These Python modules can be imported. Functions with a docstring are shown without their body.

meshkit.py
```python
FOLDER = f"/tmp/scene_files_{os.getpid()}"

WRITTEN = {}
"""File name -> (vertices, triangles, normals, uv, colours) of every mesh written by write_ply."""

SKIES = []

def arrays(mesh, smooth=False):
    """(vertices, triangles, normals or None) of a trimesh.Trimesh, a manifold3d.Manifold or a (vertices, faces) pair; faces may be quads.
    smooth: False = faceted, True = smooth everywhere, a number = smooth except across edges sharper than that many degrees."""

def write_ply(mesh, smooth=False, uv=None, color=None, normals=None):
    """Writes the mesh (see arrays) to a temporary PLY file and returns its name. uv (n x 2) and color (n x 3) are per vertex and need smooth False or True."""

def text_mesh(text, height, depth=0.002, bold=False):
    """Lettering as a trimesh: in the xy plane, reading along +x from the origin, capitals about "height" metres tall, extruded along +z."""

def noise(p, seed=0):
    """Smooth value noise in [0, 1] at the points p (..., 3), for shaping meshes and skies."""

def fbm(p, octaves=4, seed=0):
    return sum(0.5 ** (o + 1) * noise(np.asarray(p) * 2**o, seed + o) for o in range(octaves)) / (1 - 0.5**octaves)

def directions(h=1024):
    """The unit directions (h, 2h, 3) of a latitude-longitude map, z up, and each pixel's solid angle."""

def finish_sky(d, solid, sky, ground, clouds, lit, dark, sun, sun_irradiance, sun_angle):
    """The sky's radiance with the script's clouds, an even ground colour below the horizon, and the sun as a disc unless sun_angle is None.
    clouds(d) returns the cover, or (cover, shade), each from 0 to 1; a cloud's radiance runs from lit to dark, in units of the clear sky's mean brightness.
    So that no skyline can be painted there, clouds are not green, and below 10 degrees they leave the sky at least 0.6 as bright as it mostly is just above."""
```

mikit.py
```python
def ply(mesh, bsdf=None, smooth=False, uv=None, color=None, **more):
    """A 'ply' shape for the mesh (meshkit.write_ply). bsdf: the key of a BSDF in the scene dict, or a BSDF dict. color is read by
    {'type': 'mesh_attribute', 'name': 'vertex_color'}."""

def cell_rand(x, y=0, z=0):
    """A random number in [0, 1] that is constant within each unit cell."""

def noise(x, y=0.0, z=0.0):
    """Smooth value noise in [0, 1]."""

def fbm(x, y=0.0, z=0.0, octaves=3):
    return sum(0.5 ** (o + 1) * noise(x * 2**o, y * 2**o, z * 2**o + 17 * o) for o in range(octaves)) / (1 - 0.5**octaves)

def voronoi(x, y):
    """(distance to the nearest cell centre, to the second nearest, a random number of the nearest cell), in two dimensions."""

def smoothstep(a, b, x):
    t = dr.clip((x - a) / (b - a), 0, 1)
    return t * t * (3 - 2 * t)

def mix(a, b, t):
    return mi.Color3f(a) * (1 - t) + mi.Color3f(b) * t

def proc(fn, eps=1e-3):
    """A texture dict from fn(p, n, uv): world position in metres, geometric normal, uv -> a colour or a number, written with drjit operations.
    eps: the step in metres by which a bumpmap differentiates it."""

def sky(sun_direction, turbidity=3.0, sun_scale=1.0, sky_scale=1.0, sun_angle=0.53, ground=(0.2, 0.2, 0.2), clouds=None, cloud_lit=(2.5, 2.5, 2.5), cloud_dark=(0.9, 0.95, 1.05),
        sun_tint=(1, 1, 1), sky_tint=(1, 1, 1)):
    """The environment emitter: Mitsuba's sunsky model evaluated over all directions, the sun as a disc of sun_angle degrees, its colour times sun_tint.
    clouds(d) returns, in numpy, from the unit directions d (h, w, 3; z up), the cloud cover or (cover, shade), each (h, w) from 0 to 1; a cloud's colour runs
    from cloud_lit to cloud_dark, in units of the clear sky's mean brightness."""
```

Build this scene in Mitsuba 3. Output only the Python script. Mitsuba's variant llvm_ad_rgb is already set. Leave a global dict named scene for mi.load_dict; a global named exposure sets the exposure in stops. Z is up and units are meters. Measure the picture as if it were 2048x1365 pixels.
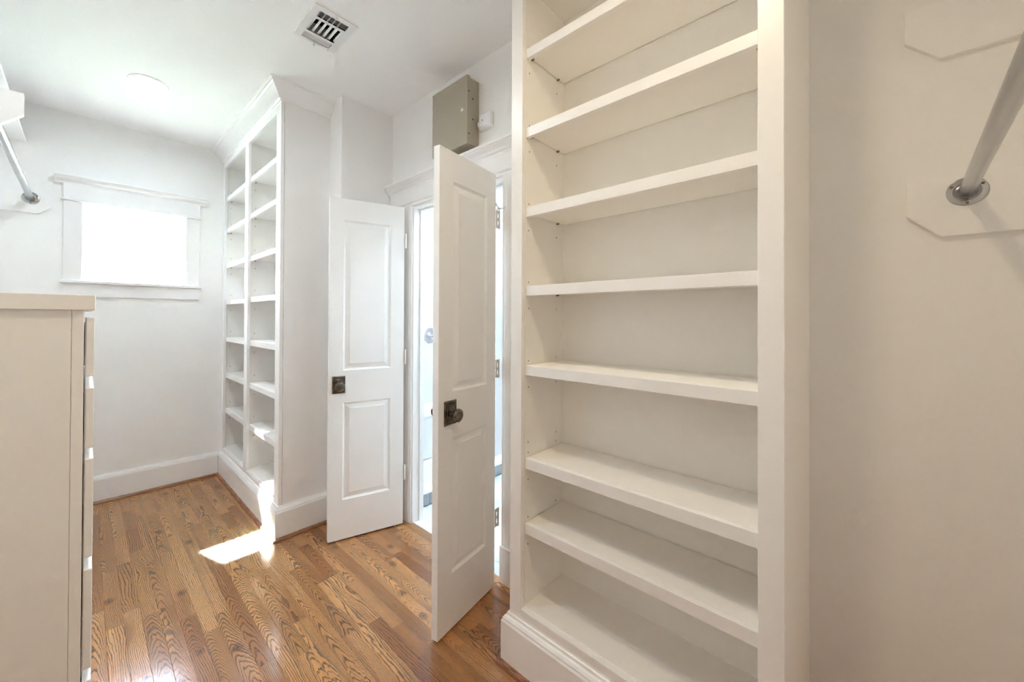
import math, random
import numpy as np
import trimesh
import drjit as dr
import mitsuba as mi
import mikit
from mikit import proc, noise, fbm, cell_rand, smoothstep, mix
from shapely.geometry import Polygon, box as sbox

T = mi.ScalarTransform4f
scene, labels = {}, {}
rng = random.Random(7)

# ------------------------------------------------------------------ camera
YAW, PITCH, ROLL = math.radians(45.782), math.radians(0.388), math.radians(0.2516)
FPX, CX, CY, CAMH = 775.68, 966.8, 630.73, 1.3369
fw = np.array([math.sin(YAW) * math.cos(PITCH), math.cos(YAW) * math.cos(PITCH), math.sin(PITCH)])
r0 = np.array([math.cos(YAW), -math.sin(YAW), 0.0])
u0 = np.cross(r0, fw)
up = -r0 * math.sin(ROLL) + u0 * math.cos(ROLL)
eye = np.array([0, 0, CAMH])
scene['camera'] = {
    'type': 'perspective', 'fov': math.degrees(2 * math.atan(1024 / FPX)), 'fov_axis': 'x',
    'near_clip': 0.02, 'far_clip': 500.0,
    'principal_point_offset_x': (1024 - CX) / 2048, 'principal_point_offset_y': (682.5 - CY) / 1365,
    'to_world': T().look_at(origin=eye.tolist(), target=(eye + fw).tolist(), up=up.tolist())}
# ------------------------------------------------------------------ light
exposure = 0.92
SUN = np.array([-0.325, 1.0, 1.342])
scene['sky'] = mikit.sky(SUN, turbidity=3.0, sun_scale=420.0, sky_scale=460.0, ground=(0.35, 0.34, 0.32),
                         sky_tint=(1.26, 1.09, 0.98), sun_tint=(1.0, 0.97, 0.92), sun_angle=0.9)
CAN_NEAR = (0.42, 0.32)      # recessed lamp over the near end of the closet
CAN_MID = (0.22, 1.72)       # the middle one of the row of three
CAN_FAR = (0.256, 3.07)
CAN_NEAR_RAD = (108, 89, 62)
CAN_MID_RAD = (66, 76, 84)
CAN_FAR_RAD = (64, 75, 86)
BATH_RAD = (37, 46, 52)

scene['sky']['sampling_weight'] = 1.2
# ------------------------------------------------------------------ room dimensions (metres)
H = 2.74
X_LEFT, X_CHASE, X_DOOR, X_RIGHT = -0.55, 1.123, 1.495, 1.79
Y_NEAR, Y_STILE, Y_CHASE, Y_FAR = -0.52, 0.13, 2.348, 3.911
DOOR_Y0, DOOR_Y1, DOOR_Z = 1.305, 2.10, 2.062
WIN = (-0.02, 0.567, 1.585, 2.142)   # x0, x1, z0, z1
BATH_X0, BATH_X1, BATH_Y0, BATH_Y1 = 1.572, 3.5, 1.02, 3.25


# ------------------------------------------------------------------ helpers
def key_for(name):
    if name not in scene:
        return name
    i = 1
    while f'{name}_{i:03d}' in scene:
        i += 1
    return f'{name}_{i:03d}'


def add(name, mesh, mat, parent=None, smooth=False, label=None, cat=None, group=None, kind=None, **kw):
    k = key_for((parent + '__' if parent else '') + name)
    scene[k] = mikit.ply(mesh, mat, smooth=smooth, **kw)
    tag(k, label, cat, group, kind)
    return k


used_things = set()


def thing(name, label, cat, group=None, kind=None):
    k, i = name, 0
    while k in used_things or k in scene:
        i += 1
        k = f'{name}_{i:03d}'
    used_things.add(k)
    tag(k, label, cat, group, kind)
    return k


def tag(k, label=None, cat=None, group=None, kind=None):
    d = labels.setdefault(k, {})
    for a, b in (('label', label), ('category', cat), ('group', group), ('kind', kind)):
        if b:
            d[a] = b
    if not d:
        labels.pop(k)


def bx(x0, x1, y0, y1, z0, z1, ch=0.0):
    """Box; ch chamfers every edge."""
    x0, x1 = min(x0, x1), max(x0, x1); y0, y1 = min(y0, y1), max(y0, y1); z0, z1 = min(z0, z1), max(z0, z1)
    if ch <= 0:
        return trimesh.creation.box(bounds=[[x0, y0, z0], [x1, y1, z1]])
    ch = min(ch, (x1 - x0) * .45, (y1 - y0) * .45, (z1 - z0) * .45)
    p = []
    for a in (0, 1):
        for b in (0, 1):
            for c in (0, 1):
                X, Y, Z = (x0, x1)[a], (y0, y1)[b], (z0, z1)[c]
                dx, dy, dz = (ch, -ch)[a], (ch, -ch)[b], (ch, -ch)[c]
                p += [(X, Y + dy, Z + dz), (X + dx, Y, Z + dz), (X + dx, Y + dy, Z)]
    return trimesh.convex.convex_hull(np.array(p))


def cat_(*m):
    m = [x for a in m for x in (a if isinstance(a, (list, tuple)) else [a])]
    return trimesh.util.concatenate(m)


def extrude(poly, d, axis, at):
    """Extrude a shapely polygon by d. axis 'x': polygon in (y,z); 'y': (x,z); 'z': (x,y)."""
    m = trimesh.creation.extrude_polygon(poly, d, engine='earcut')
    v = m.vertices.copy()
    if axis == 'x':
        m.vertices = np.stack([v[:, 2] + at, v[:, 0], v[:, 1]], 1)
    elif axis == 'y':
        m.vertices = np.stack([v[:, 0], v[:, 2] + at, v[:, 1]], 1); m.invert()
    else:
        m.vertices = np.stack([v[:, 0], v[:, 1], v[:, 2] + at], 1)
    m.fix_normals()
    return m


def molding(profile, path):
    """Sweep a profile [(out, z), ...] along a plan polyline [(x, y), ...] with mitred corners; 'out' points to the right of travel."""
    prof = np.array(profile, float)
    P = np.array(path, float)
    n = len(P)
    seg = [(P[i + 1] - P[i]) / np.linalg.norm(P[i + 1] - P[i]) for i in range(n - 1)]
    nor = [np.array([s[1], -s[0]]) for s in seg]
    verts = []
    for i in range(n):
        if i == 0:
            m = nor[0]
        elif i == n - 1:
            m = nor[-1]
        else:
            m = nor[i - 1] + nor[i]
            m = m / (m @ nor[i])
        for o, z in prof:
            q = P[i] + m * o
            verts.append((q[0], q[1], z))
    k = len(prof)
    faces = []
    for i in range(n - 1):
        for j in range(k):
            a, b = i * k + j, i * k + (j + 1) % k
            faces += [(a, b, b + k), (a, b + k, a + k)]
    capt = trimesh.creation.triangulate_polygon(Polygon(prof), engine='earcut')
    base = len(verts)
    cv = capt[0]
    for i in (0, n - 1):
        m = nor[0] if i == 0 else nor[-1]
        off = len(verts)
        for o, z in cv:
            q = P[i] + m * o
            verts.append((q[0], q[1], z))
        for f in capt[1]:
            faces.append(tuple(off + x for x in f))
    mesh = trimesh.Trimesh(np.array(verts), np.array(faces), process=False)
    mesh.merge_vertices()
    mesh.fix_normals()
    return mesh


def tube(a, b, r, n=24):
    return trimesh.creation.cylinder(radius=r, segment=[a, b], sections=n)


def lathe(profile, n=40):
    m = trimesh.creation.revolve(np.array(profile, float), sections=n)
    m.fix_normals()
    return m


def frame_to(m, origin, zdir, xdir=None):
    """Move a mesh so its z axis points along zdir at origin."""
    z = np.array(zdir, float); z /= np.linalg.norm(z)
    x = np.array(xdir if xdir is not None else ([0, 0, 1] if abs(z[2]) < .9 else [1, 0, 0]), float)
    x = x - z * (x @ z); x /= np.linalg.norm(x)
    y = np.cross(z, x)
    M = np.eye(4); M[:3, 0], M[:3, 1], M[:3, 2], M[:3, 3] = x, y, z, origin
    m = m.copy(); m.apply_transform(M)
    return m


# ------------------------------------------------------------------ materials
def paint(rgb, rough, spec=0.5, bump=None):
    b = {'type': 'principled', 'base_color': {'type': 'rgb', 'value': rgb}, 'roughness': rough, 'specular': spec}
    return {'type': 'twosided', 'bsdf': b}


def wall_tone(p, n, uv):
    return mix((0.875, 0.870, 0.858), (0.89, 0.885, 0.875), fbm(p.x * 3, p.y * 3, p.z * 3, 2))


scene['mat_wall'] = {'type': 'twosided', 'bsdf': {'type': 'principled', 'base_color': proc(wall_tone), 'roughness': 0.6, 'specular': 0.3}}
scene['mat_ceiling'] = paint([0.91, 0.908, 0.904], 0.8, 0.2)
scene['mat_trim'] = paint([0.90, 0.896, 0.888], 0.32, 0.45)
scene['mat_shelf'] = paint([0.885, 0.868, 0.83], 0.38, 0.4)
scene['mat_door'] = paint([0.895, 0.892, 0.885], 0.35, 0.45)
scene['mat_dark'] = paint([0.02, 0.018, 0.016], 0.8, 0.2)
scene['mat_gap'] = paint([0.10, 0.075, 0.05], 0.8, 0.1)
scene['mat_pin'] = {'type': 'twosided', 'bsdf': {'type': 'principled', 'base_color': {'type': 'rgb', 'value': [0.22, 0.15, 0.09]}, 'roughness': 0.45, 'metallic': 0.4}}
scene['mat_chrome'] = {'type': 'twosided', 'bsdf': {'type': 'roughconductor', 'material': 'Cr', 'alpha': 0.06}}


def rod_tone(p, n, uv):
    return mix((0.62, 0.625, 0.64), (0.54, 0.545, 0.56), fbm(p.x * 8, p.y * 8, p.z * 8, 2))


scene['mat_rod'] = {'type': 'twosided', 'bsdf': {'type': 'principled', 'base_color': proc(rod_tone), 'metallic': 1.0, 'roughness': 0.22}}


def bronze_tone(p, n, uv):
    return mix((0.085, 0.072, 0.058), (0.24, 0.19, 0.135), smoothstep(0.35, 0.8, fbm(p.x * 60, p.y * 60, p.z * 60, 2)))


scene['mat_bronze'] = {'type': 'twosided', 'bsdf': {'type': 'principled', 'base_color': proc(bronze_tone), 'metallic': 0.85, 'roughness': 0.27, 'specular': 0.7}}
scene['mat_beige_metal'] = {'type': 'twosided', 'bsdf': {'type': 'principled', 'base_color': {'type': 'rgb', 'value': [0.38, 0.335, 0.255]}, 'roughness': 0.38, 'specular': 0.5}}
scene['mat_plastic'] = paint([0.84, 0.84, 0.85], 0.35, 0.5)
scene['mat_steel'] = {'type': 'twosided', 'bsdf': {'type': 'roughconductor', 'material': 'Al', 'alpha': 0.18}}
scene['mat_flange'] = {'type': 'twosided', 'bsdf': {'type': 'principled', 'base_color': {'type': 'rgb', 'value': [0.40, 0.40, 0.40]}, 'metallic': 1.0, 'roughness': 0.12}}
scene['mat_nickel'] = {'type': 'twosided', 'bsdf': {'type': 'principled', 'base_color': {'type': 'rgb', 'value': [0.72, 0.70, 0.66]}, 'metallic': 0.5, 'roughness': 0.35}}
scene['mat_vent'] = paint([0.82, 0.82, 0.82], 0.4, 0.5)
scene['mat_glass'] = {'type': 'thindielectric', 'int_ior': 1.5, 'ext_ior': 1.0}


# oak strip floor: uv.x = metres along the board (+ a random start), uv.y = board number + metres across
def oak(p, n, uv):
    idn = dr.floor(uv.y)
    a = uv.x
    c = uv.y - idn                       # 0..0.057
    r1, r2, r3, r4, r5, r6 = (cell_rand(idn, k, 3) for k in (1, 2, 3, 4, 5, 11))
    cc = (c - 0.057 * (0.05 + 0.9 * r1)) / 0.057
    wob = fbm(a * 3.2, c * 17.0, idn * 3.1, 2) - 0.5
    fine = fbm(a * 30.0, c * 130.0, idn * 1.7, 2) - 0.5
    # flat sawn boards show cathedral arches, the others run straight
    sgn = dr.select(r5 > 0.5, 1.0, -1.0)
    arch = (fbm(a * 1.9, idn * 5.3, 0.0, 2) * 15.0 + a * 20.0 * sgn) + cc * cc * (8.0 + 6.0 * r3) * sgn + wob * (5.0 + 4.0 * r6) + fine * 1.0
    straight = cc * (6.0 + 5.0 * r2) + wob * (4.0 + 5.0 * r6) + a * 2.0 + fine * 0.7
    is_arch = r4 < 0.55
    ph = dr.select(is_arch, arch, straight)
    t = ph - dr.floor(ph)
    ring = cell_rand(dr.floor(ph), idn, 9)
    wide = smoothstep(0.90, 0.97, ring)
    wid = 0.30 + 0.16 * ring + 0.34 * wide
    line = smoothstep(0.0, 0.10, t) * (1 - smoothstep(wid * 0.55, wid + 0.14, t))
    fleck = smoothstep(0.25, 0.55, fbm(a * 40, c * 700, idn + 5.0, 2))
    line = line * (0.62 + 0.38 * fleck)
    # a few boards are almost plain
    line = line * dr.select(cell_rand(idn, 12, 3) > 0.95, 0.5, 1.0)
    pores = smoothstep(0.58, 0.74, noise(a * 70.0, c * 1700.0, idn))
    tone = cell_rand(idn, 6, 3)
    light = mix((0.51, 0.240, 0.088), (0.345, 0.144, 0.048), smoothstep(0.15, 1.0, tone))
    light = mix(light, (0.235, 0.080, 0.026), smoothstep(0.86, 0.90, cell_rand(idn, 7, 3)) * 0.7)
    light = light * (0.78 + 0.44 * fbm(a * 2.5, c * 24, idn * 2.0, 3))
    dark = mix((0.058, 0.022, 0.010), (0.075, 0.046, 0.034), wide)
    col = mix(light, dark, dr.clip(line * 0.92, 0, 1))
    col = mix(col, light * 0.45, dr.clip(pores * 0.30, 0, 1))
    blot = smoothstep(0.62, 0.80, fbm(a * 3.2, c * 18.0, idn * 7.7 + 2, 2))
    col = mix(col, (0.16, 0.055, 0.020), blot * 0.45)
    # a knot on some boards
    ka, kc = 0.12 + 0.7 * cell_rand(idn, 8, 3), 0.057 * (0.25 + 0.5 * cell_rand(idn, 9, 3))
    d = dr.sqrt(dr.square((a - dr.floor(a) - ka) * 0.7) + dr.square(c - kc)) + 0.004 * (noise(a * 90, c * 200, idn) - 0.5)
    has = dr.select(cell_rand(idn, 10, 3) > 0.70, 1.0, 0.0)
    kn = (1 - smoothstep(0.003, 0.008, d)) * has
    halo = smoothstep(0.010, 0.012, d) * (1 - smoothstep(0.013, 0.016, d)) * has
    col = mix(col, (0.13, 0.045, 0.016), (1 - smoothstep(0.006, 0.03, d)) * has * 0.6)
    return mix(mix(col, (0.07, 0.026, 0.012), halo * 0.6), (0.055, 0.02, 0.009), kn * 0.9)


scene['mat_oak'] = {'type': 'twosided', 'bsdf': {'type': 'principled', 'base_color': proc(oak), 'roughness': 0.17, 'specular': 0.5}}


def shoe_tone(p, n, uv):
    g = fbm(p.x * 30 + p.z * 300, p.y * 30, p.z * 250, 3)
    return mix((0.30, 0.125, 0.05), (0.10, 0.04, 0.018), smoothstep(0.4, 0.75, g))


scene['mat_shoe'] = {'type': 'twosided', 'bsdf': {'type': 'principled', 'base_color': proc(shoe_tone), 'roughness': 0.3, 'specular': 0.5}}


def marble(p, n, uv):
    v = fbm(p.x * 4, p.y * 4, p.z * 4, 4)
    return mix((0.80, 0.81, 0.82), (0.62, 0.64, 0.66), smoothstep(0.5, 0.75, v))


scene['mat_marble'] = {'type': 'twosided', 'bsdf': {'type': 'principled', 'base_color': proc(marble), 'roughness': 0.15, 'specular': 0.5}}
scene['mat_grey_tile'] = paint([0.30, 0.32, 0.335], 0.35, 0.5)
scene['mat_white_tile'] = paint([0.86, 0.87, 0.88], 0.12, 0.5)
scene['mat_grout'] = paint([0.62, 0.62, 0.62], 0.8, 0.2)
scene['mat_bark'] = paint([0.42, 0.38, 0.34], 0.9, 0.1)
scene['mat_lawn'] = paint([0.25, 0.28, 0.14], 0.9, 0.1)

# ------------------------------------------------------------------ shell
WT = 0.14


def wall(name, mesh, label, mat='mat_wall'):
    return add(name, mesh, mat, label=label, cat='wall', kind='structure')


win_out = sbox(X_LEFT - WT, -.1, X_CHASE + 0.5, H + 0.1).difference(sbox(WIN[0], WIN[2], WIN[1], WIN[3]))
wall('wall_far', extrude(win_out, WT, 'y', Y_FAR), 'white end wall with the small high window')
wall('wall_left', bx(X_LEFT - WT, X_LEFT, Y_NEAR - WT, Y_FAR + WT, -.1, H + .1), 'white long wall behind the chest of drawers')
wall('wall_near', bx(X_LEFT, X_RIGHT + WT, Y_NEAR - WT, Y_NEAR, -.1, H + .1), 'white wall behind the closet rod at the near end')
wall('wall_right', bx(X_RIGHT, X_RIGHT + WT, Y_NEAR, Y_STILE + 0.85, -.1, H + .1), 'warm white wall carrying the two cut corner cleats')
wall('wall_chase', bx(X_CHASE, BATH_X0, Y_CHASE, Y_FAR, -.1, H + .1), 'white boxed out wall corner between the tall bookcase and the double doors')
dw = sbox(0.985, -.1, Y_CHASE, H + .1).difference(sbox(DOOR_Y0, -1, DOOR_Y1, DOOR_Z))
wall('wall_door', extrude(dw, BATH_X0 - X_DOOR, 'x', X_DOOR), 'white wall around the open double doors')
# ceiling with openings for the vent and the lamps
VX0, VX1, VY0, VY1 = 0.705, 0.910, 1.737, 2.000
from shapely.geometry import Point
cp = sbox(X_LEFT - WT, Y_NEAR - WT, BATH_X0, Y_FAR + WT).union(sbox(BATH_X0 - .2, Y_NEAR - WT, X_RIGHT + WT, 0.985)).difference(sbox(VX0 + .03, VY0 + .025, VX1 - .03, VY1 - .012))
for c in (CAN_NEAR, CAN_MID, CAN_FAR):
    cp = cp.difference(Point(*c).buffer(0.078, 24))
add('ceiling', extrude(cp, 0.1, 'z', H), 'mat_ceiling', label='smooth white ceiling of the closet', cat='ceiling', kind='structure')

# ------------------------------------------------------------------ oak floor: boards one by one where the photo shows them
PW, PT = 0.0572, 0.014
floor = thing('floor', 'glossy brown oak strip floor with dark cathedral grain', 'floor', kind='structure')
add('subfloor', bx(X_LEFT, X_RIGHT, Y_NEAR, Y_FAR, -0.06, -PT - 0.0005), 'mat_gap', floor)


def board(x0, x1, y0, y1, idn, start):
    g, ch = 0.00012, 0.0007
    m = bx(x0 + g, x1 - g, y0 + g, y1 - g, -PT, 0, ch)
    v = m.vertices
    # split vertices per face so nothing is smoothed, keep the uv per vertex
    uv = np.stack([v[:, 1] - y0 + start, idn + np.clip(v[:, 0] - x0, 0.0002, PW - 0.0002)], 1)
    return m, uv


stuff_m, stuff_uv = [], []
idn = 0
nrow = int(math.ceil((BATH_X0 - 0.11 - X_LEFT) / PW))
xr0 = 1.502 - PW * 60
rows = [xr0 + PW * i for i in range(65)]
for x in rows:
    x0, x1 = max(x, X_LEFT), x + PW
    if x1 <= X_LEFT + 0.005:
        continue
    y_end = Y_FAR if x0 < 1.5 else Y_STILE         # beyond the doorway line only the near bay goes on
    y = Y_NEAR - rng.uniform(0, 0.5)
    while y < y_end - 0.002:
        L = rng.choice([0.24, 0.30, 0.36, 0.42, 0.5, 0.55, 0.62, 0.75, 0.9]) * rng.uniform(0.9, 1.1)
        y0, y1 = max(y, Y_NEAR), min(y + L, y_end)
        if y_end - y1 < 0.12:
            y1 = y_end
        y = y + L if y1 < y_end else y_end
        if y1 - y0 < 0.01:
            continue
        idn += 1
        m, uv = board(x0, x1, y0, y1, idn, rng.uniform(0, 9))
        seen = x1 > 0.0 and x0 < 1.5 and y1 * 0.697 + x1 * 0.717 > 1.30
        if seen:
            add('plank', m, 'mat_oak', floor, uv=uv)
        else:
            stuff_m.append(m); stuff_uv.append(uv)
add('plank_field', cat_(stuff_m), 'mat_oak', floor, uv=np.vstack(stuff_uv), kind='stuff', label='oak boards out of sight under the furniture')
nplanks = sum(k.startswith('floor__plank') for k in scene)

# ------------------------------------------------------------------ baseboards, shoe mouldings
BB = [(0, 0), (0.016, 0), (0.016, 0.165), (0.013, 0.172), (0.013, 0.178), (0.009, 0.186), (0.006, 0.195), (0, 0.195)]
SHOE = [(0, 0), (0.017, 0), (0.017, 0.005), (0.0145, 0.012), (0.009, 0.0168), (0.003, 0.019), (0, 0.019)]


def base_run(name, path, label, shoe_label):
    add(name, molding(BB, path), 'mat_trim', label=label, cat='baseboard', kind='structure')
    p = np.array(path, float)
    add(f'shoe_{name}', molding(offset_profile(SHOE, 0.016), path), 'mat_shoe', label=shoe_label, cat='shoe molding', kind='structure')


def offset_profile(pr, o):
    return [(a + o, z) for a, z in pr]


base_run('baseboard_far', [(X_LEFT, Y_FAR), (0.792, Y_FAR)], 'tall white baseboard under the window', 'brown wood quarter round along the baseboard under the window')
base_run('baseboard_left', [(X_LEFT, 2.2), (X_LEFT, Y_FAR)], 'tall white baseboard on the long wall under the left rod', 'brown wood quarter round on the long wall under the left rod')
base_run('baseboard_chase', [(X_CHASE, 2.50), (X_CHASE, Y_CHASE), (1.470, Y_CHASE)], 'white baseboard on the boxed out wall corner behind the left door leaf', 'brown wood quarter round behind the left door leaf')


# ------------------------------------------------------------------ window
WL, WR, WB, WTP = WIN
wn = thing('window_1', 'small high window with white cased trim and crowned head', 'window', kind='structure')
add('jamb', cat_(bx(WL, WL + .012, Y_FAR - .001, Y_FAR + WT - .01, WB, WTP), bx(WR - .012, WR, Y_FAR - .001, Y_FAR + WT - .01, WB, WTP),
                 bx(WL, WR, Y_FAR - .001, Y_FAR + WT - .01, WTP - .012, WTP), bx(WL, WR, Y_FAR - .001, Y_FAR + WT - .01, WB, WB + .012)), 'mat_trim', wn)
sy0, sy1 = Y_FAR + .095, Y_FAR + .125
sash = sbox(WL + .012, WB + .012, WR - .012, WTP - .012)
add('sash', extrude(sash.difference(sash.buffer(-.035, join_style=2)), sy1 - sy0, 'y', sy0), 'mat_trim', wn)
pane = trimesh.Trimesh([[WL + .045, sy0 + .015, WB + .045], [WR - .045, sy0 + .015, WB + .045], [WR - .045, sy0 + .015, WTP - .045], [WL + .045, sy0 + .015, WTP - .045]], [[0, 1, 2], [0, 2, 3]], process=False)
add('pane', pane, 'mat_glass', wn)
add('side_casing', bx(-0.108, WL + .004, Y_FAR - .018, Y_FAR, WB, 2.13, .0015), 'mat_trim', wn)
add('side_casing', bx(WR - .004, 0.655, Y_FAR - .018, Y_FAR, WB, 2.13, .0015), 'mat_trim', wn)
add('head_bead', bx(-0.122, 0.668, Y_FAR - .030, Y_FAR, 2.130, 2.146, .005), 'mat_trim', wn)
add('head_board', bx(-0.110, 0.657, Y_FAR - .022, Y_FAR, 2.146, 2.262, .0015), 'mat_trim', wn)
CAPW = [(0, 2.245), (.024, 2.245), (.026, 2.256), (.034, 2.263), (.046, 2.272), (.054, 2.284), (.056, 2.290), (.064, 2.291), (.064, 2.304), (0, 2.304)]
add('head_crown', molding(CAPW, [(-0.150, Y_FAR), (0.697, Y_FAR)]), 'mat_trim', wn)
add('stool', bx(-0.122, 0.670, Y_FAR - .042, Y_FAR + .09, WB - .022, WB + .001, .004), 'mat_trim', wn)
add('apron', bx(-0.106, 0.656, Y_FAR - .018, Y_FAR, 1.472, WB - .022, .0015), 'mat_trim', wn)


# ------------------------------------------------------------------ door casing
dc = thing('door_frame', 'white cased frame with crowned head around the double doors', 'door frame', kind='structure')
XC = X_DOOR - 0.020


def leg(y_in, sgn, w=0.092):
    """Casing leg as a sweep of a plan profile: bead at the inner edge, flat, back band."""
    pts = [(0, 0), (.012, 0), (.0155, .003), (.0165, .008), (.014, .0125), (.0135, .015), (.016, .018), (.018, .024), (.018, w - .014), (.021, w - .012), (.021, w), (0, w)]
    poly = Polygon([(X_DOOR - o, y_in + sgn * d) for o, d in pts])
    return extrude(poly, DOOR_Z + .004, 'z', 0.0)


add('side_casing', leg(DOOR_Y1 - .004, 1, .235), 'mat_trim', dc)
add('side_casing', leg(DOOR_Y0 + .004, -1), 'mat_trim', dc)
add('plinth_block', bx(X_DOOR - .026, X_DOOR, DOOR_Y0 + .008, 1.0, 0, 0.186, .003), 'mat_trim', dc)
add('side_jamb', bx(X_DOOR - .004, BATH_X0 + .004, DOOR_Y1 - .012, DOOR_Y1 + .003, 0, DOOR_Z, .001), 'mat_trim', dc)
add('side_jamb', bx(X_DOOR - .004, BATH_X0 + .004, DOOR_Y0 - .003, DOOR_Y0 + .012, 0, DOOR_Z, .001), 'mat_trim', dc)
add('head_jamb', bx(X_DOOR - .004, BATH_X0 + .004, DOOR_Y0, DOOR_Y1, DOOR_Z - .012, DOOR_Z + .002, .001), 'mat_trim', dc)
add('stop', cat_(bx(X_DOOR + .045, X_DOOR + .08, DOOR_Y1 - .022, DOOR_Y1 - .012, 0, DOOR_Z - .012, .001),
                 bx(X_DOOR + .045, X_DOOR + .08, DOOR_Y0 + .012, DOOR_Y0 + .022, 0, DOOR_Z - .012, .001),
                 bx(X_DOOR + .045, X_DOOR + .08, DOOR_Y0 + .012, DOOR_Y1 - .012, DOOR_Z - .022, DOOR_Z - .012, .001)), 'mat_trim', dc)
HB = [(0, DOOR_Z + .001), (.012, DOOR_Z + .001), (.0155, DOOR_Z + .004), (.0165, DOOR_Z + .009), (.014, DOOR_Z + .0135), (.0135, DOOR_Z + .016), (.017, DOOR_Z + .020), (.024, DOOR_Z + .024), (.024, 2.19), (0, 2.19)]
add('head_board', molding([(o, z) for o, z in HB], [(X_DOOR, 2.338), (X_DOOR, 1.0)]), 'mat_trim', dc)
HC = [(0, 2.172), (.026, 2.172), (.028, 2.181), (.034, 2.186), (.038, 2.188), (.042, 2.196), (.052, 2.206), (.060, 2.212), (.062, 2.218), (.072, 2.219), (.072, 2.232), (0, 2.232)]
add('head_crown', molding(HC, [(X_DOOR, 2.343), (X_DOOR, 1.0)]), 'mat_trim', dc)


# ------------------------------------------------------------------ doors
LEAF_WL, LEAF_W, LEAF_T, LEAF_Z0, LEAF_Z1 = 0.455, 0.416, 0.032, 0.010, 2.050
PANEL_Z = [(0.240, 0.828), (1.015, 1.925)]


def ring_loops(s0, s1, z0, z1):
    """Nested rectangles (inset, depth) of sticking and raised field."""
    prof = [(0, 0), (.003, .0), (.006, .0045), (.011, .0075), (.0125, .0095), (.017, .0095), (.040, .0035), (.042, .0015), (.0435, .0015)]
    return [((s0 + i, s1 - i, z0 + i, z1 - i), d) for i, d in prof]


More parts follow.
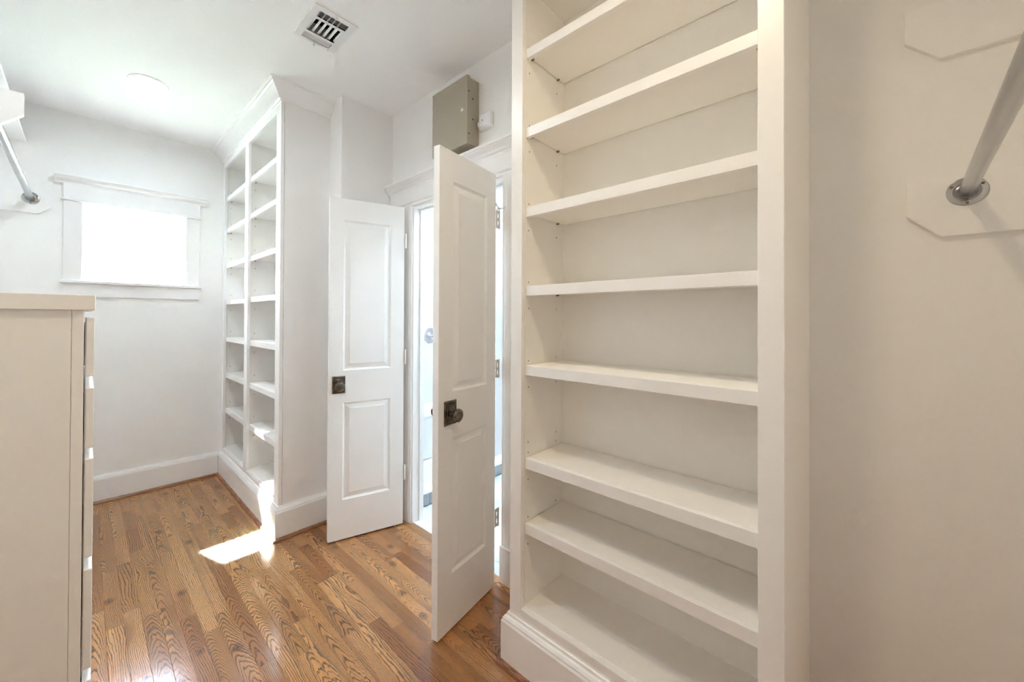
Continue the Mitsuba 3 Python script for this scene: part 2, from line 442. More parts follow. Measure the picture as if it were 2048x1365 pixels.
def panel_mesh(s0, s1, z0, z1, t, sgn):
    """One raised panel on the face at t; sgn = +1 when the face looks to +t."""
    v, f = [], []
    for (a, b, c, d), dep in ring_loops(s0, s1, z0, z1):
        tt = t - sgn * dep
        v += [(a, tt, c), (b, tt, c), (b, tt, d), (a, tt, d)]
    n = len(v) // 4
    for i in range(n - 1):
        for j in range(4):
            p, q = i * 4 + j, i * 4 + (j + 1) % 4
            f += [(p, q, q + 4), (p, q + 4, p + 4)]
    k = (n - 1) * 4
    f += [(k, k + 1, k + 2), (k, k + 2, k + 3)]
    m = trimesh.Trimesh(v, f, process=False)
    nrm = m.face_normals[-1]
    if nrm[1] * sgn < 0:
        m.invert()
    return m


def leaf_body(width, panels):
    """Slab with rectangular openings where the panels sit (local s, t, z)."""
    face = sbox(0, LEAF_Z0, width, LEAF_Z1)
    for s0, s1, z0, z1 in panels:
        face = face.difference(sbox(s0, z0, s1, z1))
    return extrude(face, LEAF_T, 'y', 0.0)


def to_leaf(m, origin, ang):
    M = np.eye(4)
    c, s = math.cos(ang), math.sin(ang)
    M[:3, 0], M[:3, 1] = (c, s, 0), (-s, c, 0)
    M[:3, 3] = (*origin, 0)
    m = m.copy(); m.apply_transform(M)
    return m


def rosette(sgn):
    """Stepped rectangular plate, back on the plane y=0, pointing to sgn*y; centre at (0,0)."""
    w, h = .0375, .051
    loops = [(0, 0), (0, .005), (.002, .0075), (.0065, .0080), (.0085, .0050), (.0110, .0050), (.0130, .0095), (.020, .0110)]
    v, f = [], []
    for i, d in loops:
        v += [(-w + i, sgn * d, -h + i), (w - i, sgn * d, -h + i), (w - i, sgn * d, h - i), (-w + i, sgn * d, h - i)]
    n = len(loops)
    for i in range(n - 1):
        for j in range(4):
            p, q = i * 4 + j, i * 4 + (j + 1) % 4
            f += [(p, q, q + 4), (p, q + 4, p + 4)]
    k = (n - 1) * 4
    f += [(k, k + 1, k + 2), (k, k + 2, k + 3)]
    m = trimesh.Trimesh(v, f, process=False)
    if m.face_normals[-1][1] * sgn < 0:
        m.invert()
    return m


KNOB = [(0.0, 0.006), (.0165, .006), (.0165, .010), (.0125, .0125), (.0105, .018), (.0105, .026), (.0135, .030), (.0215, .0345), (.0268, .0405), (.0282, .0460), (.0270, .0515), (.0225, .0560), (.0135, .0590), (0, .0600)]


def make_door(name, label, origin, ang, sides, knob_s, hinge_pt, hinge_dir, width, p_in, p_out, plates=True, hmat='mat_nickel'):
    d = thing(name, label, 'door', kind='structure')
    panels = [(p_in, p_out, z0, z1) for z0, z1 in PANEL_Z]
    add('leaf', to_leaf(leaf_body(width, panels), origin, ang), 'mat_door', d)
    for s0, s1, z0, z1 in panels:
        add('panel', to_leaf(cat_(panel_mesh(s0, s1, z0, z1, 0.0, -1), panel_mesh(s0, s1, z0, z1, LEAF_T, 1)), origin, ang), 'mat_door', d, smooth=False)
    for sg in sides:
        t = 0.0 if sg < 0 else LEAF_T
        m = rosette(sg); m.apply_translation((knob_s, t, .933))
        add('rosette', to_leaf(m, origin, ang), 'mat_bronze', d, label='stepped dark bronze back plate')
        k = lathe(KNOB, 48)
        k = frame_to(k, (knob_s, t, .930 if sg > 0 else .928), (0, sg, 0))
        add('knob', to_leaf(k, origin, ang), 'mat_bronze', d, smooth=35, label='round dark bronze knob')
    for z0 in (1.786, 1.037, 0.294):
        hz = z0 + .09
        hp = np.array(hinge_pt)
        parts = []
        for i in range(5):
            parts.append(tube((hp[0], hp[1], z0 + i * .018 + .0004), (hp[0], hp[1], z0 + (i + 1) * .018 - .0004), .0052, 16))
        parts.append(tube((hp[0], hp[1], z0 - .003), (hp[0], hp[1], hz + .004), .0036, 12))
        if plates:                                  # slotted plate bridging the gap
            wd = np.array(hinge_dir, float)
            M = np.eye(4); M[:3, 0] = (wd[0], wd[1], 0); M[:3, 1] = (-wd[1], wd[0], 0); M[:3, 3] = (hp[0], hp[1], 0)
            pls = [bx(-.017, .020, -.001, .001, za, zb) for za, zb in ((z0, z0 + .016), (z0 + .038, z0 + .052), (z0 + .074, hz))]
            pls += [bx(p_, q_, -.001, .001, z0, hz) for p_, q_ in ((-.017, -.0035), (.0045, .020))]
            for pl in pls:
                pl.apply_transform(M)
            parts = [m for m in parts[-1:]] + pls
            parts[0] = tube((hp[0] + .009 * wd[0], hp[1] - .003, z0 - .002), (hp[0] + .009 * wd[0], hp[1] - .003, hz + .003), .003, 12)
        add('hinge', cat_(parts), hmat, d, label='satin metal butt hinge' if plates else None)
    return d


AL = math.radians(-16.0)
OL = (1.003, 2.244)
hl = (OL[0] + math.cos(AL) * (LEAF_WL + .008), OL[1] + math.sin(AL) * (LEAF_WL + .008))
make_door('door_1', 'white two panel door leaf at the far side of the doorway, shown full face', OL, AL, (-1,), .056, (hl[0] - .002, hl[1] - .006), (math.cos(AL), math.sin(AL)), LEAF_WL, .078, .371, False, 'mat_trim')
AR = math.radians(8.6)
OR = (1.013, 1.241)
hr = (OR[0] + math.cos(AR) * (LEAF_W + .02), OR[1] + math.sin(AR) * (LEAF_W + .02))
d2 = make_door('door_2', 'white two panel door leaf nearest the right bookcase, swung edge on to the room', OR, AR, (-1, 1), .072, (hr[0], hr[1] + .001), (math.cos(AR), math.sin(AR)), LEAF_W, .086, .345)
# hinge pin stop on the top hinge of the near leaf
st = []
hc = np.array([hr[0], hr[1] - .004, 1.884])
st.append(trimesh.creation.annulus(r_min=.004, r_max=.010, height=.005, transform=trimesh.transformations.translation_matrix(hc)))
for sx in (-1, 1):
    pts = [hc + np.array([sx * (.006 + .030 * t), -.010 * t - .006, .004 + .007 * t * t]) for t in np.linspace(0, 1, 7)]
    st += [tube(pts[i], pts[i + 1], .0022, 10) for i in range(6)]
    st.append(frame_to(trimesh.creation.cylinder(radius=.0065, height=.006, sections=18), pts[-1], (0.2 * sx, 1, 0)))
add('pin_stop', cat_(st), 'mat_nickel', d2, label='chrome hinge pin door stop')


# ------------------------------------------------------------------ bookcases
def shelf(parent, xf, xb, y0, y1, zt, zb):
    """Adjustable shelf: board with a deeper front nosing; 2 mm of play at sides and back."""
    s = add('shelf', bx(xf + .0201, xb - .004, y0 + .0025, y1 - .0025, zt - .024, zt, .0006), 'mat_shelf', parent)
    add('nosing', bx(xf, xf + .019, y0 + .001, y1 - .001, zb, zt, .0012), 'mat_trim', s)
    return s


def pins(parent, xf, xb, ys, zs_pin, zs_hole):
    for z in zs_pin:
        for x in (xf + .035, xb - .048):
            for y, sg in ys:
                m = cat_(tube((x, y + sg * .0, z - .0035), (x, y + sg * .011, z - .0035), .0033, 12))
                add('shelf_pin', m, 'mat_pin', parent)
    for z in zs_hole:
        for x in (xf + .026, xb - .050):
            y, sg = ys[0]
            add('pin_hole', tube((x, y - sg * .004, z), (x, y + sg * .0004, z), .0026, 12), 'mat_gap', parent)


CROWN = [(0, -.095), (.006, -.095), (.008, -.088), (.014, -.084), (.018, -.083), (.022, -.074), (.034, -.058), (.050, -.040), (.064, -.026), (.072, -.020), (.076, -.014), (.084, -.012), (.086, 0), (0, 0)]


def crown_at(z):
    return [(o, z + dz) for o, dz in CROWN]


BASE = [(0, 0), (.024, 0), (.024, .163), (.020, .170), (.020, .175), (.014, .184), (.009, .188), (.007, .196), (0, .196)]

# --- right bookcase
XB, XI, XK = 1.159, 1.179, 1.440
b1 = thing('bookcase', 'large built-in white bookcase with seven adjustable shelves beside the cleat wall', 'bookcase')
YN, YF_ = Y_STILE, 0.979
add('stile', bx(XB, XB + .02, .925, YF_, .19, H, .0012), 'mat_trim', b1)
add('stile', bx(XB, XB + .02, YN, .1826, .19, H, .0012), 'mat_trim', b1)
add('bottom_rail', bx(XB, XB + .02, .1826, .925, .10, .234, .0012), 'mat_trim', b1)
add('top_rail', bx(XB, XB + .02, .1826, .925, 2.60, H, .0012), 'mat_trim', b1)
add('side_panel', bx(XI + .001, X_DOOR, .923, YF_ - .002, 0, H - .001), 'mat_shelf', b1)
add('side_panel', bx(XI + .001, X_RIGHT, YN + .0008, .1826, 0, H - .001), 'mat_shelf', b1)
add('back_panel', bx(XK, XK + .012, .1826, .923, .05, H - .001), 'mat_shelf', b1)
add('bottom_panel', bx(XI, XK, .1826, .923, .215, .238, .0006), 'mat_shelf', b1)
add('top_panel', bx(XI, XK, .1826, .923, 2.622, 2.645), 'mat_shelf', b1)
add('base_molding', molding(BASE, [(1.46, YF_), (XB, YF_), (XB, YN)]), 'mat_trim', b1)
add('shoe_molding', molding(offset_profile(SHOE, .024), [(1.46, YF_), (XB, YF_), (XB, YN)]), 'mat_shoe', b1, label='brown wood quarter round')
add('crown_molding', molding(crown_at(H), [(1.42, YF_), (XB, YF_), (XB, YN), (1.70, YN)]), 'mat_trim', b1)
S1 = [(2.374, 2.337), (2.069, 2.031), (1.7625, 1.7245), (1.4595, 1.4215), (1.155, 1.117), (.8005, .7605), (.5525, .5125)]
for zt, zb in S1:
    shelf(b1, XI, XK, .1826, .923, zt, zb)
pins(b1, XI, XK, [(.923, -1), (.1826, 1)], [zt - .024 for zt, zb in S1], [])
for zt, zb in S1:
    for x in (XI + .021, XK - .050):
        for z in (zb - .048, zt + .016):
            add('pin_hole', tube((x, .927, z), (x, .9226, z), .0027, 12), 'mat_gap', b1)
    if abs(zt - .8005) < .01:
        for x in (XI + .021, XK - .050):
            add('pin_hole', tube((x, .927, zt + .056), (x, .9226, zt + .056), .0027, 12), 'mat_gap', b1)

# --- tall bookcase by the window
XB2, XI2, XK2 = 0.820, 0.840, 1.105
b2 = thing('bookcase', 'tall white crown topped bookcase of two bays between the window wall and the doors', 'bookcase')
Y2N, Y2F = 2.514, Y_FAR
add('stile', bx(XB2, XB2 + .02, Y2N, 2.592, .19, H, .0012), 'mat_trim', b2)
add('stile', bx(XB2, XB2 + .02, 3.184, 3.262, .19, H, .0012), 'mat_trim', b2)
add('stile', bx(XB2, XB2 + .02, 3.868, Y2F - .001, .19, H, .0012), 'mat_trim', b2)
for a, b in ((2.592, 3.184), (3.262, 3.868)):
    add('bottom_rail', bx(XB2, XB2 + .02, a, b, .10, .226, .0012), 'mat_trim', b2)
    add('top_rail', bx(XB2, XB2 + .02, a, b, 2.60, H, .0012), 'mat_trim', b2)
add('end_panel', bx(XI2 + .0015, X_CHASE, Y2N + .001, 2.55, 0, H - .001), 'mat_trim', b2)
add('side_panel', bx(XI2, XK2, 2.551, 2.571, 0, H - .001), 'mat_shelf', b2)
add('divider_panel', bx(XI2, XK2, 3.206, 3.240, .05, H - .001), 'mat_shelf', b2)
add('side_panel', bx(XI2, XK2, 3.888, Y2F - .001, .05, H - .001), 'mat_shelf', b2)
add('back_panel', bx(XK2, X_CHASE - .001, 2.551, Y2F - .001, .05, H - .001), 'mat_shelf', b2)
for a, b in ((2.571, 3.206), (3.240, 3.888)):
    add('bottom_panel', bx(XI2, XK2, a, b, .205, .230, .0006), 'mat_shelf', b2)
    add('top_panel', bx(XI2, XK2, a, b, 2.615, 2.64), 'mat_shelf', b2)
S2R = [(2.357, 2.322), (2.090, 2.055), (1.777, 1.743), (1.480, 1.443), (1.165, 1.125), (.855, .817), (.552, .513)]
S2L = [(2.357, 2.320), (2.085, 2.050), (1.785, 1.750), (1.473, 1.440), (1.160, 1.126), (.858, .820), (.557, .519)]
for lst, a, b in ((S2R, 2.571, 3.206), (S2L, 3.240, 3.888)):
    for zt, zb in lst:
        shelf(b2, XI2, XK2, a, b, zt, zb)
    for zt, zb in lst:
        for x in (XI2 + .034, XK2 - .045):
            add('shelf_pin', tube((x, b, zb + .004), (x, b - .011, zb + .004), .0034, 10), 'mat_pin', b2)
            for z in (zb - .05, zt + .05):
                add('pin_hole', tube((x, b + .004, z), (x, b - .0004, z), .0029, 10), 'mat_gap', b2)
# travelling from the chase wall to the front corner and on to the window wall keeps 'out' on the room side
add('base_molding', molding(BASE, [(XB2, Y2F - .001), (XB2, Y2N), (X_CHASE - .001, Y2N)]), 'mat_trim', b2)
add('shoe_molding', molding(offset_profile(SHOE, .024), [(XB2, Y2F - .018), (XB2, Y2N), (X_CHASE - .001, Y2N)]), 'mat_shoe', b2, label='brown wood quarter round')
add('crown_molding', molding(crown_at(H), [(XB2, Y2F - .001), (XB2, Y2N), (X_CHASE - .001, Y2N)]), 'mat_trim', b2)


# ------------------------------------------------------------------ chest of drawers on the left
YD0, YD1, ZD = 1.25, 2.155, 1.384
dr_ = thing('dresser', 'tall built-in white chest of drawers with thick flat top, seen from its end', 'dresser')
add('top', bx(X_LEFT + .002, 0.017, YD0 - .012, YD1, ZD - .034, ZD, .0012), 'mat_trim', dr_)
add('end_panel', bx(X_LEFT + .002, -.0205, YD0 + .0006, YD0 + .02, 0.0, ZD - .034, .0006), 'mat_trim', dr_)
add('stile', bx(-.0200, -.001, YD0, YD0 + .04, 0, ZD - .034, .0009), 'mat_trim', dr_)
add('stile', bx(-.0200, -.001, YD1 - .04, YD1, 0, ZD - .034, .0009), 'mat_trim', dr_)
add('end_panel', bx(X_LEFT + .002, -.0205, YD1 - .02, YD1, 0, ZD - .034), 'mat_trim', dr_)
rows_d = [(1.333, 1.200), (1.173, 1.037), (1.013, .790), (.763, .538), (.512, .282)]
edges = [ZD - .034] + [z for r in rows_d for z in r] + [.05]
for i in range(0, len(edges), 2):
    zt, zb = edges[i], edges[i + 1]
    add('rail', bx(-.0200, -.001, YD0 + .04, YD1 - .04, zb - .018, zt + .018 if i else zt, .0006), 'mat_trim', dr_)
for i, (zt, zb) in enumerate(rows_d):
    k = add('drawer', bx(.0008 + .0012, .0165, YD0 + .004, YD1 - .004, zb, zt, .0016), 'mat_trim', dr_)
    add('tray', bx(-.42, .0008, YD0 + .06, YD1 - .06, zb + .02, zt - .02), 'mat_shelf', k)
add('kick_board', bx(X_LEFT + .002, -.03, YD0 + .03, YD1 - .03, 0, .06), 'mat_trim', dr_)

# ------------------------------------------------------------------ partition, shelf, cleats and rods
pt = thing('partition_panel', 'white upright panel dividing the chest of drawers from the hanging space', 'panel')
add('board', bx(X_LEFT, -.30, 2.158, 2.178, 0, 2.471, .001), 'mat_trim', pt)
sh = thing('wall_shelf', 'high white shelf above the left closet rod', 'shelf')
add('board', bx(X_LEFT, -.277, 2.158, Y_FAR, 2.4715, 2.490, .001), 'mat_trim', sh)


def cleat_poly(e, far, top, edge, bottom, slope):
    """Board with a cut lower front corner, front edge at e, running towards far."""
    s = 1 if far < e else -1
    return Polygon([(e, top), (e, edge), (e - s * slope, bottom), (far, bottom), (far, top)])


CT = .0185


def chamfer_prism(poly, d, axis, at):
    return extrude(poly, d, axis, at)


add('hanging_cleat', extrude(cleat_poly(-.161, X_LEFT, 2.145, 2.067, 2.010, .060), CT, 'y', 2.179), 'mat_trim',
    label='white cut corner cleat in the upper left corner, cropped by the photo edge', cat='cleat')
add('hanging_cleat', extrude(cleat_poly(-.160, X_LEFT, 2.145, 2.066, 2.011, .060), CT, 'y', Y_FAR - CT), 'mat_trim',
    label='white cut corner cleat on the window wall holding the left rod', cat='cleat')
add('hanging_cleat', extrude(cleat_poly(-.103, Y_NEAR, 1.756, 1.656, 1.585, .068), CT, 'x', X_RIGHT - CT), 'mat_trim',
    label='white cut corner cleat with the chrome rod flange on the warm wall', cat='cleat')
add('hanging_cleat', extrude(cleat_poly(-.099, Y_NEAR, 2.290, 2.195, 2.117, .073), CT, 'x', X_RIGHT - CT), 'mat_trim',
    label='bare white cut corner cleat at the top of the warm wall', cat='cleat')

FLANGE = [(.0166, 0), (.0405, 0), (.0405, .0015), (.0385, .003), (.027, .0034), (.0255, .006), (.0225, .0075), (.0200, .0068), (.0185, .0060), (.0172, .0090), (.0166, .0090), (.0166, 0)]


def make_rod(a, b, label, r=.0165):
    k = thing('closet_rod', label, 'closet rod')
    a, b = np.array(a, float), np.array(b, float)
    u = (b - a) / np.linalg.norm(b - a)
    add('tube', tube(a + u * .001, b - u * .001, r, 40), 'mat_rod', k, smooth=40)
    for p, d in ((a, u), (b, -u)):
        f = add('flange', frame_to(lathe(FLANGE, 56), p, d), 'mat_flange', k, smooth=40, label='round chrome flange')
        side = np.cross(d, [0, 0, 1.0])
        for t in (30, 150, 270):
            o = side * math.cos(math.radians(t)) * .033 + np.array([0, 0, 1.0]) * math.sin(math.radians(t)) * .033
            hd = cat_(trimesh.creation.cylinder(radius=.0036, height=.002, sections=16),
                      bx(-.0024, .0024, -.0005, .0005, .0010, .0013), bx(-.0005, .0005, -.0024, .0024, .0010, .0013))
            add('screw', frame_to(hd, p + o + d * .0038, d), 'mat_bronze', f, smooth=30)
    return k


make_rod((X_RIGHT - CT, -.220, 1.708), (X_LEFT, -.088, 1.708), 'chrome closet rod running out of the photo from the warm wall cleat', .0160)
make_rod((-.253, Y_FAR - CT, 2.108), (-.253, 2.179 + CT, 2.108), 'chrome closet rod at upper left running to the window wall cleat', .0160)

# ------------------------------------------------------------------ metal box and sensor over the doors
pb = thing('metal_cabinet', 'beige metal wall enclosure with a small cam lock above the doors', 'electrical box')
px0, px1, py0, py1, pz0, pz1 = X_DOOR - .092, X_DOOR, 1.492, 1.785, 2.262, 2.628
body = cat_(bx(px0 + .010, px1, py0 + .004, py1 - .004, pz0 + .005, pz1 - .005, .001))
add('body', body, 'mat_beige_metal', pb)
lid = cat_(bx(px0, px0 + .002, py0, py1, pz0, pz1, .0006), bx(px0, px0 + .020, py0, py0 + .0016, pz0, pz1), bx(px0, px0 + .020, py1 - .0016, py1, pz0, pz1),
           bx(px0, px0 + .020, py0, py1, pz0, pz0 + .0016), bx(px0, px0 + .020, py0, py1, pz1 - .0016, pz1))
dkey = add('door', lid, 'mat_beige_metal', pb)
lock = lathe([(0, 0), (.0105, 0), (.0105, .0025), (.009, .004), (.0, .0045)], 28)
add('lock', frame_to(lock, (px0, py0 + .036, 2.452), (-1, 0, 0)), 'mat_steel', dkey, smooth=30, label='round cam lock')
add('keyway', frame_to(bx(-.003, .003, -.0007, .0007, 0, .0006), (px0 - .0042, py0 + .036, 2.452), (-1, 0, 0)), 'mat_dark', dkey)
add('lock', frame_to(lathe([(0, 0), (.004, 0), (.004, .0012), (0, .0014)], 20), (px0, 1.66, 2.452), (-1, 0, 0)), 'mat_beige_metal', dkey, smooth=30)
for x, z in ((px0 + .013, 2.545), (px0 + .045, 2.515), (px0 + .045, 2.405), (px0 + .013, 2.318)):
    y_at = py0 if x < px0 + .02 else py0 + .004
    add('knockout', tube((x, y_at - .0004, z), (x, y_at + .002, z), .0042, 14), 'mat_dark', pb)
sb = thing('sensor_box', 'small white plastic sensor on the wall against the beige enclosure', 'sensor')
add('cover', cat_(trimesh.convex.convex_hull(np.vstack([bx(X_DOOR - .028, X_DOOR, 1.385, 1.470, 2.345, 2.425, .004).vertices, bx(X_DOOR - .032, X_DOOR, 1.390, 1.465, 2.350, 2.420, .006).vertices]))), 'mat_plastic', sb)
add('clip', bx(X_DOOR - .026, X_DOOR - .004, 1.470, 1.481, 2.365, 2.390, .002), 'mat_plastic', sb)
add('hole', tube((X_DOOR - .0325, 1.438, 2.387), (X_DOOR - .030, 1.438, 2.387), .0032, 14), 'mat_dark', sb)

# ------------------------------------------------------------------ ceiling vent
vt = thing('ceiling_vent', 'white stamped ceiling register with three banks of louvers', 'vent')
plate = sbox(VX0, VY0, VX1, VY1)
B1, B2, B3 = (.737, .876, 1.764, 1.807), (.737, .874, 1.823, 1.925), (.736, .874, 1.941, 1.984)
for b in (B1, B2, B3):
    plate = plate.difference(sbox(b[0], b[2], b[1], b[3]))
plate = plate.difference(sbox(.768, 1.9895, .842, 1.9925))
add('frame', cat_(extrude(plate, .0015, 'z', H - .006), extrude(sbox(VX0, VY0, VX1, VY1).difference(sbox(VX0 + .002, VY0 + .002, VX1 - .002, VY1 - .002)), .006, 'z', H - .006)), 'mat_vent', vt)
duct = sbox(B1[0] - .004, B1[2] - .004, B1[1] + .004, B3[3] + .006)
ductm = cat_(extrude(duct.difference(duct.buffer(-.0015, join_style=2)), .10, 'z', H - .0045), bx(duct.bounds[0], duct.bounds[2], duct.bounds[1], duct.bounds[3], H + .094, H + .096))
add('duct', ductm, 'mat_dark', vt)


def slat_x(b, y, ang):
    m = bx(b[0], b[1], -.0055, .0055, -.0005, .0005)
    m.apply_transform(trimesh.transformations.rotation_matrix(math.radians(ang), [1, 0, 0]))
    m.apply_translation((0, y, H + .001))
    return m


def slat_y(b, x, ang):
    m = bx(-.0052, .0052, b[2], b[3], -.0006, .0006)
    m.apply_transform(trimesh.transformations.rotation_matrix(math.radians(ang), [0, 1, 0]))
    m.apply_translation((x, 0, H + .003))
    return m


for i in range(5):
    add('louver', slat_x(B1, B1[2] + .0043 * (2 * i + 1), 40), 'mat_vent', vt)
for i in range(6):
    add('blade', slat_y(B2, B2[0] + .0060 + .0262 * i, 40), 'mat_vent', vt)
for i in range(5):
    add('louver', slat_x(B3, B3[2] + .0043 * (2 * i + 1), -46), 'mat_vent', vt)
for i in range(5):
    x = B2[0] + .020 + .0245 * i
    add('damper', bx(x - .006, x - .002, B1[2], B3[3], H + .018, H + .022), 'mat_vent', vt)
add('lever', cat_(bx(.799, .807, 1.989, 1.992, H - .020, H - .002, .0008), bx(.797, .809, 1.9925, 1.998, H - .022, H - .017, .001)), 'mat_vent', vt)
for y in (1.749, 1.9955):
    x = .809 if y < 1.9 else .875
    add('screw', tube((x, y, H - .0078), (x, y, H - .005), .003, 12), 'mat_steel', vt)


# ------------------------------------------------------------------ recessed lamps
def can(c, rad, label):
    k = thing('recessed_light', label, 'ceiling light')
    ring = lathe([(.070, .030), (.073, .0), (.078, -.003), (.094, -.0045), (.096, -.003), (.0965, 0.0), (.080, .0005), (.076, .030)], 56)
    ring.apply_translation((c[0], c[1], H))
    add('trim', ring, 'mat_plastic', k, smooth=35)
    n = 48                                       # diffuser: shines downwards only
    ang = np.arange(n) * 2 * math.pi / n
    lens = trimesh.Trimesh(np.vstack([[[c[0], c[1], H + .012]], np.stack([c[0] + .0705 * np.cos(ang), c[1] + .0705 * np.sin(ang), np.full(n, H + .012)], 1)]),
                           [(0, 1 + (i + 1) % n, 1 + i) for i in range(n)], process=False)
    kk = add('lens', lens, 'mat_plastic', k)
    scene[kk]['emitter'] = {'type': 'area', 'radiance': {'type': 'rgb', 'value': list(rad)}}
    add('housing', cat_(extrude(Point(*c).buffer(.0775, 24).difference(Point(*c).buffer(.0765, 24)), .08, 'z', H + .014), bx(c[0] - .078, c[0] + .078, c[1] - .078, c[1] + .078, H + .094, H + .096)), 'mat_plastic', k)


can(CAN_FAR, CAN_FAR_RAD, 'round white recessed light glowing in the ceiling near the window')
can(CAN_MID, CAN_MID_RAD, 'round white recessed light in the ceiling before the double doors')
can(CAN_NEAR, CAN_NEAR_RAD, 'round white recessed light in the ceiling before the right bookcase')

# ------------------------------------------------------------------ bathroom beyond the doors
bw = sbox(BATH_Y0, -.1, BATH_Y1, H).difference(sbox(1.50, 1.45, 2.00, 2.05))
wall('wall_bath_end', extrude(bw, .12, 'x', BATH_X1), 'white bathroom wall facing the doorway with a wide window', 'mat_white_tile')
wall('wall_bath_near', bx(BATH_X0, BATH_X1 + .12, BATH_Y0 - .1, BATH_Y0, -.1, H), 'white bathroom side wall', 'mat_wall')
wall('wall_bath_shower', bx(BATH_X0, BATH_X1 + .12, BATH_Y1, BATH_Y1 + .1, -.1, H), 'white shower wall with the chrome valve', 'mat_white_tile')
add('ceiling_bath', bx(BATH_X0, BATH_X1 + .12, BATH_Y0 - .1, BATH_Y1 + .1, H, H + .1), 'mat_ceiling', label='white bathroom ceiling', cat='ceiling', kind='structure')
fb = thing('floor_bath', 'pale marble tile floor of the bathroom', 'floor', kind='structure')
add('bed', bx(1.502, BATH_X1 + .12, BATH_Y0 - .1, BATH_Y1, -.06, -.006), 'mat_grout', fb)
add('threshold', bx(1.5025, BATH_X0 + .01, DOOR_Y0 + .001, DOOR_Y1 - .001, -.02, .0015, .001), 'mat_marble', fb)
tx = BATH_X0 + .012
while tx < BATH_X1 - .01:
    ty = BATH_Y0
    while ty < 2.20:
        add('tile', bx(tx + .001, min(tx + .303, BATH_X1) - .001, ty + .001, min(ty + .303, 2.205) - .001, -.012, 0, .0008), 'mat_marble', fb)
        ty += .303
    tx += .303
w2 = thing('window_2', 'bright bathroom window with white frame', 'window', kind='structure')
fr = sbox(1.50, 1.45, 2.00, 2.05)
add('frame', cat_(extrude(fr.difference(fr.buffer(-.05, join_style=2)), .06, 'x', BATH_X1 + .03), bx(BATH_X1 + .04, BATH_X1 + .08, 1.735, 1.765, 1.49, 2.01)), 'mat_trim', w2)
add('pane', trimesh.Trimesh([[BATH_X1 + .06, 1.545, 1.495], [BATH_X1 + .06, 1.955, 1.495], [BATH_X1 + .06, 1.955, 2.005], [BATH_X1 + .06, 1.545, 2.005]], [[0, 1, 2], [0, 2, 3]], process=False), 'mat_glass', w2)
# shower curb of grey tiles under a white cap
cu = thing('shower_curb', 'low shower curb faced with grey tile under a white cap', 'shower curb')
CYF = 2.211
add('core', bx(BATH_X0 + .002, 2.62, CYF + .008, CYF + .11, 0, .085), 'mat_grout', cu)
cx_ = BATH_X0 + .004
while cx_ < 2.60:
    add('tile', bx(cx_ + .001, min(cx_ + .0515, 2.619) - .001, CYF, CYF + .009, .001, .086, .0006), 'mat_grey_tile', cu)
    cx_ += .0515
add('cap', bx(BATH_X0 + .002, 2.63, CYF - .008, CYF + .12, .086, .106, .003), 'mat_white_tile', cu)
wall('wall_bath_wing', bx(2.62, 2.72, CYF, BATH_Y1, 0, H), 'white wing wall closing the shower', 'mat_white_tile')
sp = add('shower_pan', bx(BATH_X0 + .002, 2.62, CYF + .12, BATH_Y1, -.01, .03, .004), 'mat_white_tile', label='white shower pan behind the curb', cat='shower pan')
bench = thing('shower_bench', 'white stepped ledge at the back of the shower', 'shower bench')
add('seat', bx(BATH_X0 + .002, 2.62, 2.86, BATH_Y1, .035, .42, .006), 'mat_white_tile', bench)
add('slab', bx(BATH_X0 + .002, 2.62, 2.84, BATH_Y1, .42, .445, .006), 'mat_white_tile', bench)
gl = thing('shower_door', 'clear frameless glass shower door on chrome hinges', 'shower door')
gp = trimesh.Trimesh([[1.635, CYF + .06, .112], [2.42, CYF + .06, .112], [2.42, CYF + .06, 2.0], [1.635, CYF + .06, 2.0]], [[0, 1, 2], [0, 2, 3]], process=False)
add('pane', gp, 'mat_glass', gl)
for x in (1.634, 2.405):
    for z in (.46, 1.84):
        add('hinge', bx(x - .022, x + .030, CYF + .045, CYF + .075, z - .045, z + .045, .004), 'mat_chrome', gl, label='chrome glass hinge')
gf = trimesh.Trimesh([[2.43, CYF + .06, .112], [2.618, CYF + .06, .112], [2.618, CYF + .06, 2.0], [2.43, CYF + .06, 2.0]], [[0, 1, 2], [0, 2, 3]], process=False)
add('side_pane', gf, 'mat_glass', gl)
sv = thing('shower_valve', 'round chrome shower valve with lever on the shower wall', 'shower valve')
vp = (2.53, BATH_Y1, 1.147)
add('plate', frame_to(lathe([(0, 0), (.082, 0), (.082, .004), (.074, .009), (.03, .011), (.03, .03), (.026, .034), (0, .034)], 48), vp, (0, -1, 0)), 'mat_chrome', sv, smooth=35)
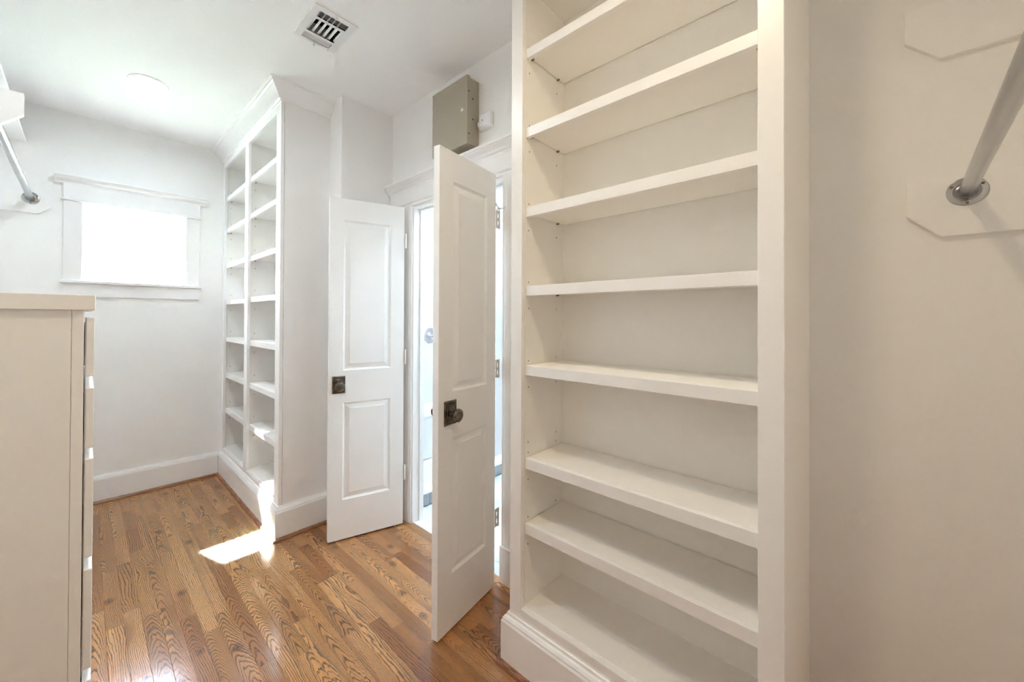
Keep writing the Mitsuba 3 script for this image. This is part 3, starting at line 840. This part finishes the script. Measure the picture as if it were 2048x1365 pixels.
add('lever', cat_(tube((2.53, BATH_Y1 - .03, 1.147), (2.53, BATH_Y1 - .075, 1.147), .014, 20), tube((2.53, BATH_Y1 - .06, 1.147), (2.455, BATH_Y1 - .068, 1.147), .008, 16)), 'mat_chrome', sv, smooth=35)
# bathroom lamp: flush round ceiling light
bl = thing('bath_ceiling_light', 'flush round ceiling light of the bathroom', 'ceiling light')
add('base', frame_to(lathe([(0, 0), (.19, 0), (.19, .02), (.175, .03), (0, .03)], 48), (2.35, 1.65, H), (0, 0, -1)), 'mat_plastic', bl, smooth=35)
shade = frame_to(trimesh.creation.revolve(np.array([(0, .06), (.05, .0592), (.10, .056), (.14, .0485), (.16, .042), (.172, .0305)]), sections=48), (2.35, 1.65, H), (0, 0, -1))
if (shade.face_normals[:, 2] * shade.area_faces).sum() > 0:
    shade.invert()
k_ = add('shade', shade, 'mat_plastic', bl, smooth=False)
scene[k_]['emitter'] = {'type': 'area', 'radiance': {'type': 'rgb', 'value': list(BATH_RAD)}}

# ------------------------------------------------------------------ outside the window
add('lawn', bx(-60, 60, 4.5, 120, -3.3, -3.0), 'mat_lawn', label='lawn far below the window', cat='lawn', kind='structure')


def bare_tree(x, y, top, seed, label):
    r = random.Random(seed)
    k = thing('bare_tree', label, 'tree', group='bare trees outside')
    segs_t, segs_b = [], []

    def grow(p, d, L, rad, depth):
        q = p + d * L
        (segs_t if depth == 0 else segs_b).append(tube(p, q, rad, 8 if depth < 2 else 5))
        if depth >= 5:
            return
        for _ in range(2 if depth else 4):
            nd = d + np.array([r.uniform(-.6, .6), r.uniform(-.6, .6), r.uniform(-.1, .4)])
            nd /= np.linalg.norm(nd)
            grow(p + d * L * r.uniform(.7, 1), nd, L * r.uniform(.55, .75), rad * .6, depth + 1)
    base = np.array([x, y, -3.0])
    grow(base, np.array([0, 0, 1.0]), (top + 3) * .42, .10, 0)
    add('trunk', cat_(segs_t), 'mat_bark', k)
    add('branches', cat_(segs_b), 'mat_bark', k)


bare_tree(1.3, 15, 1.9, 3, 'bare tree seen through the left half of the small window')
bare_tree(2.6, 17, 1.6, 11, 'bare tree seen through the right half of the small window')
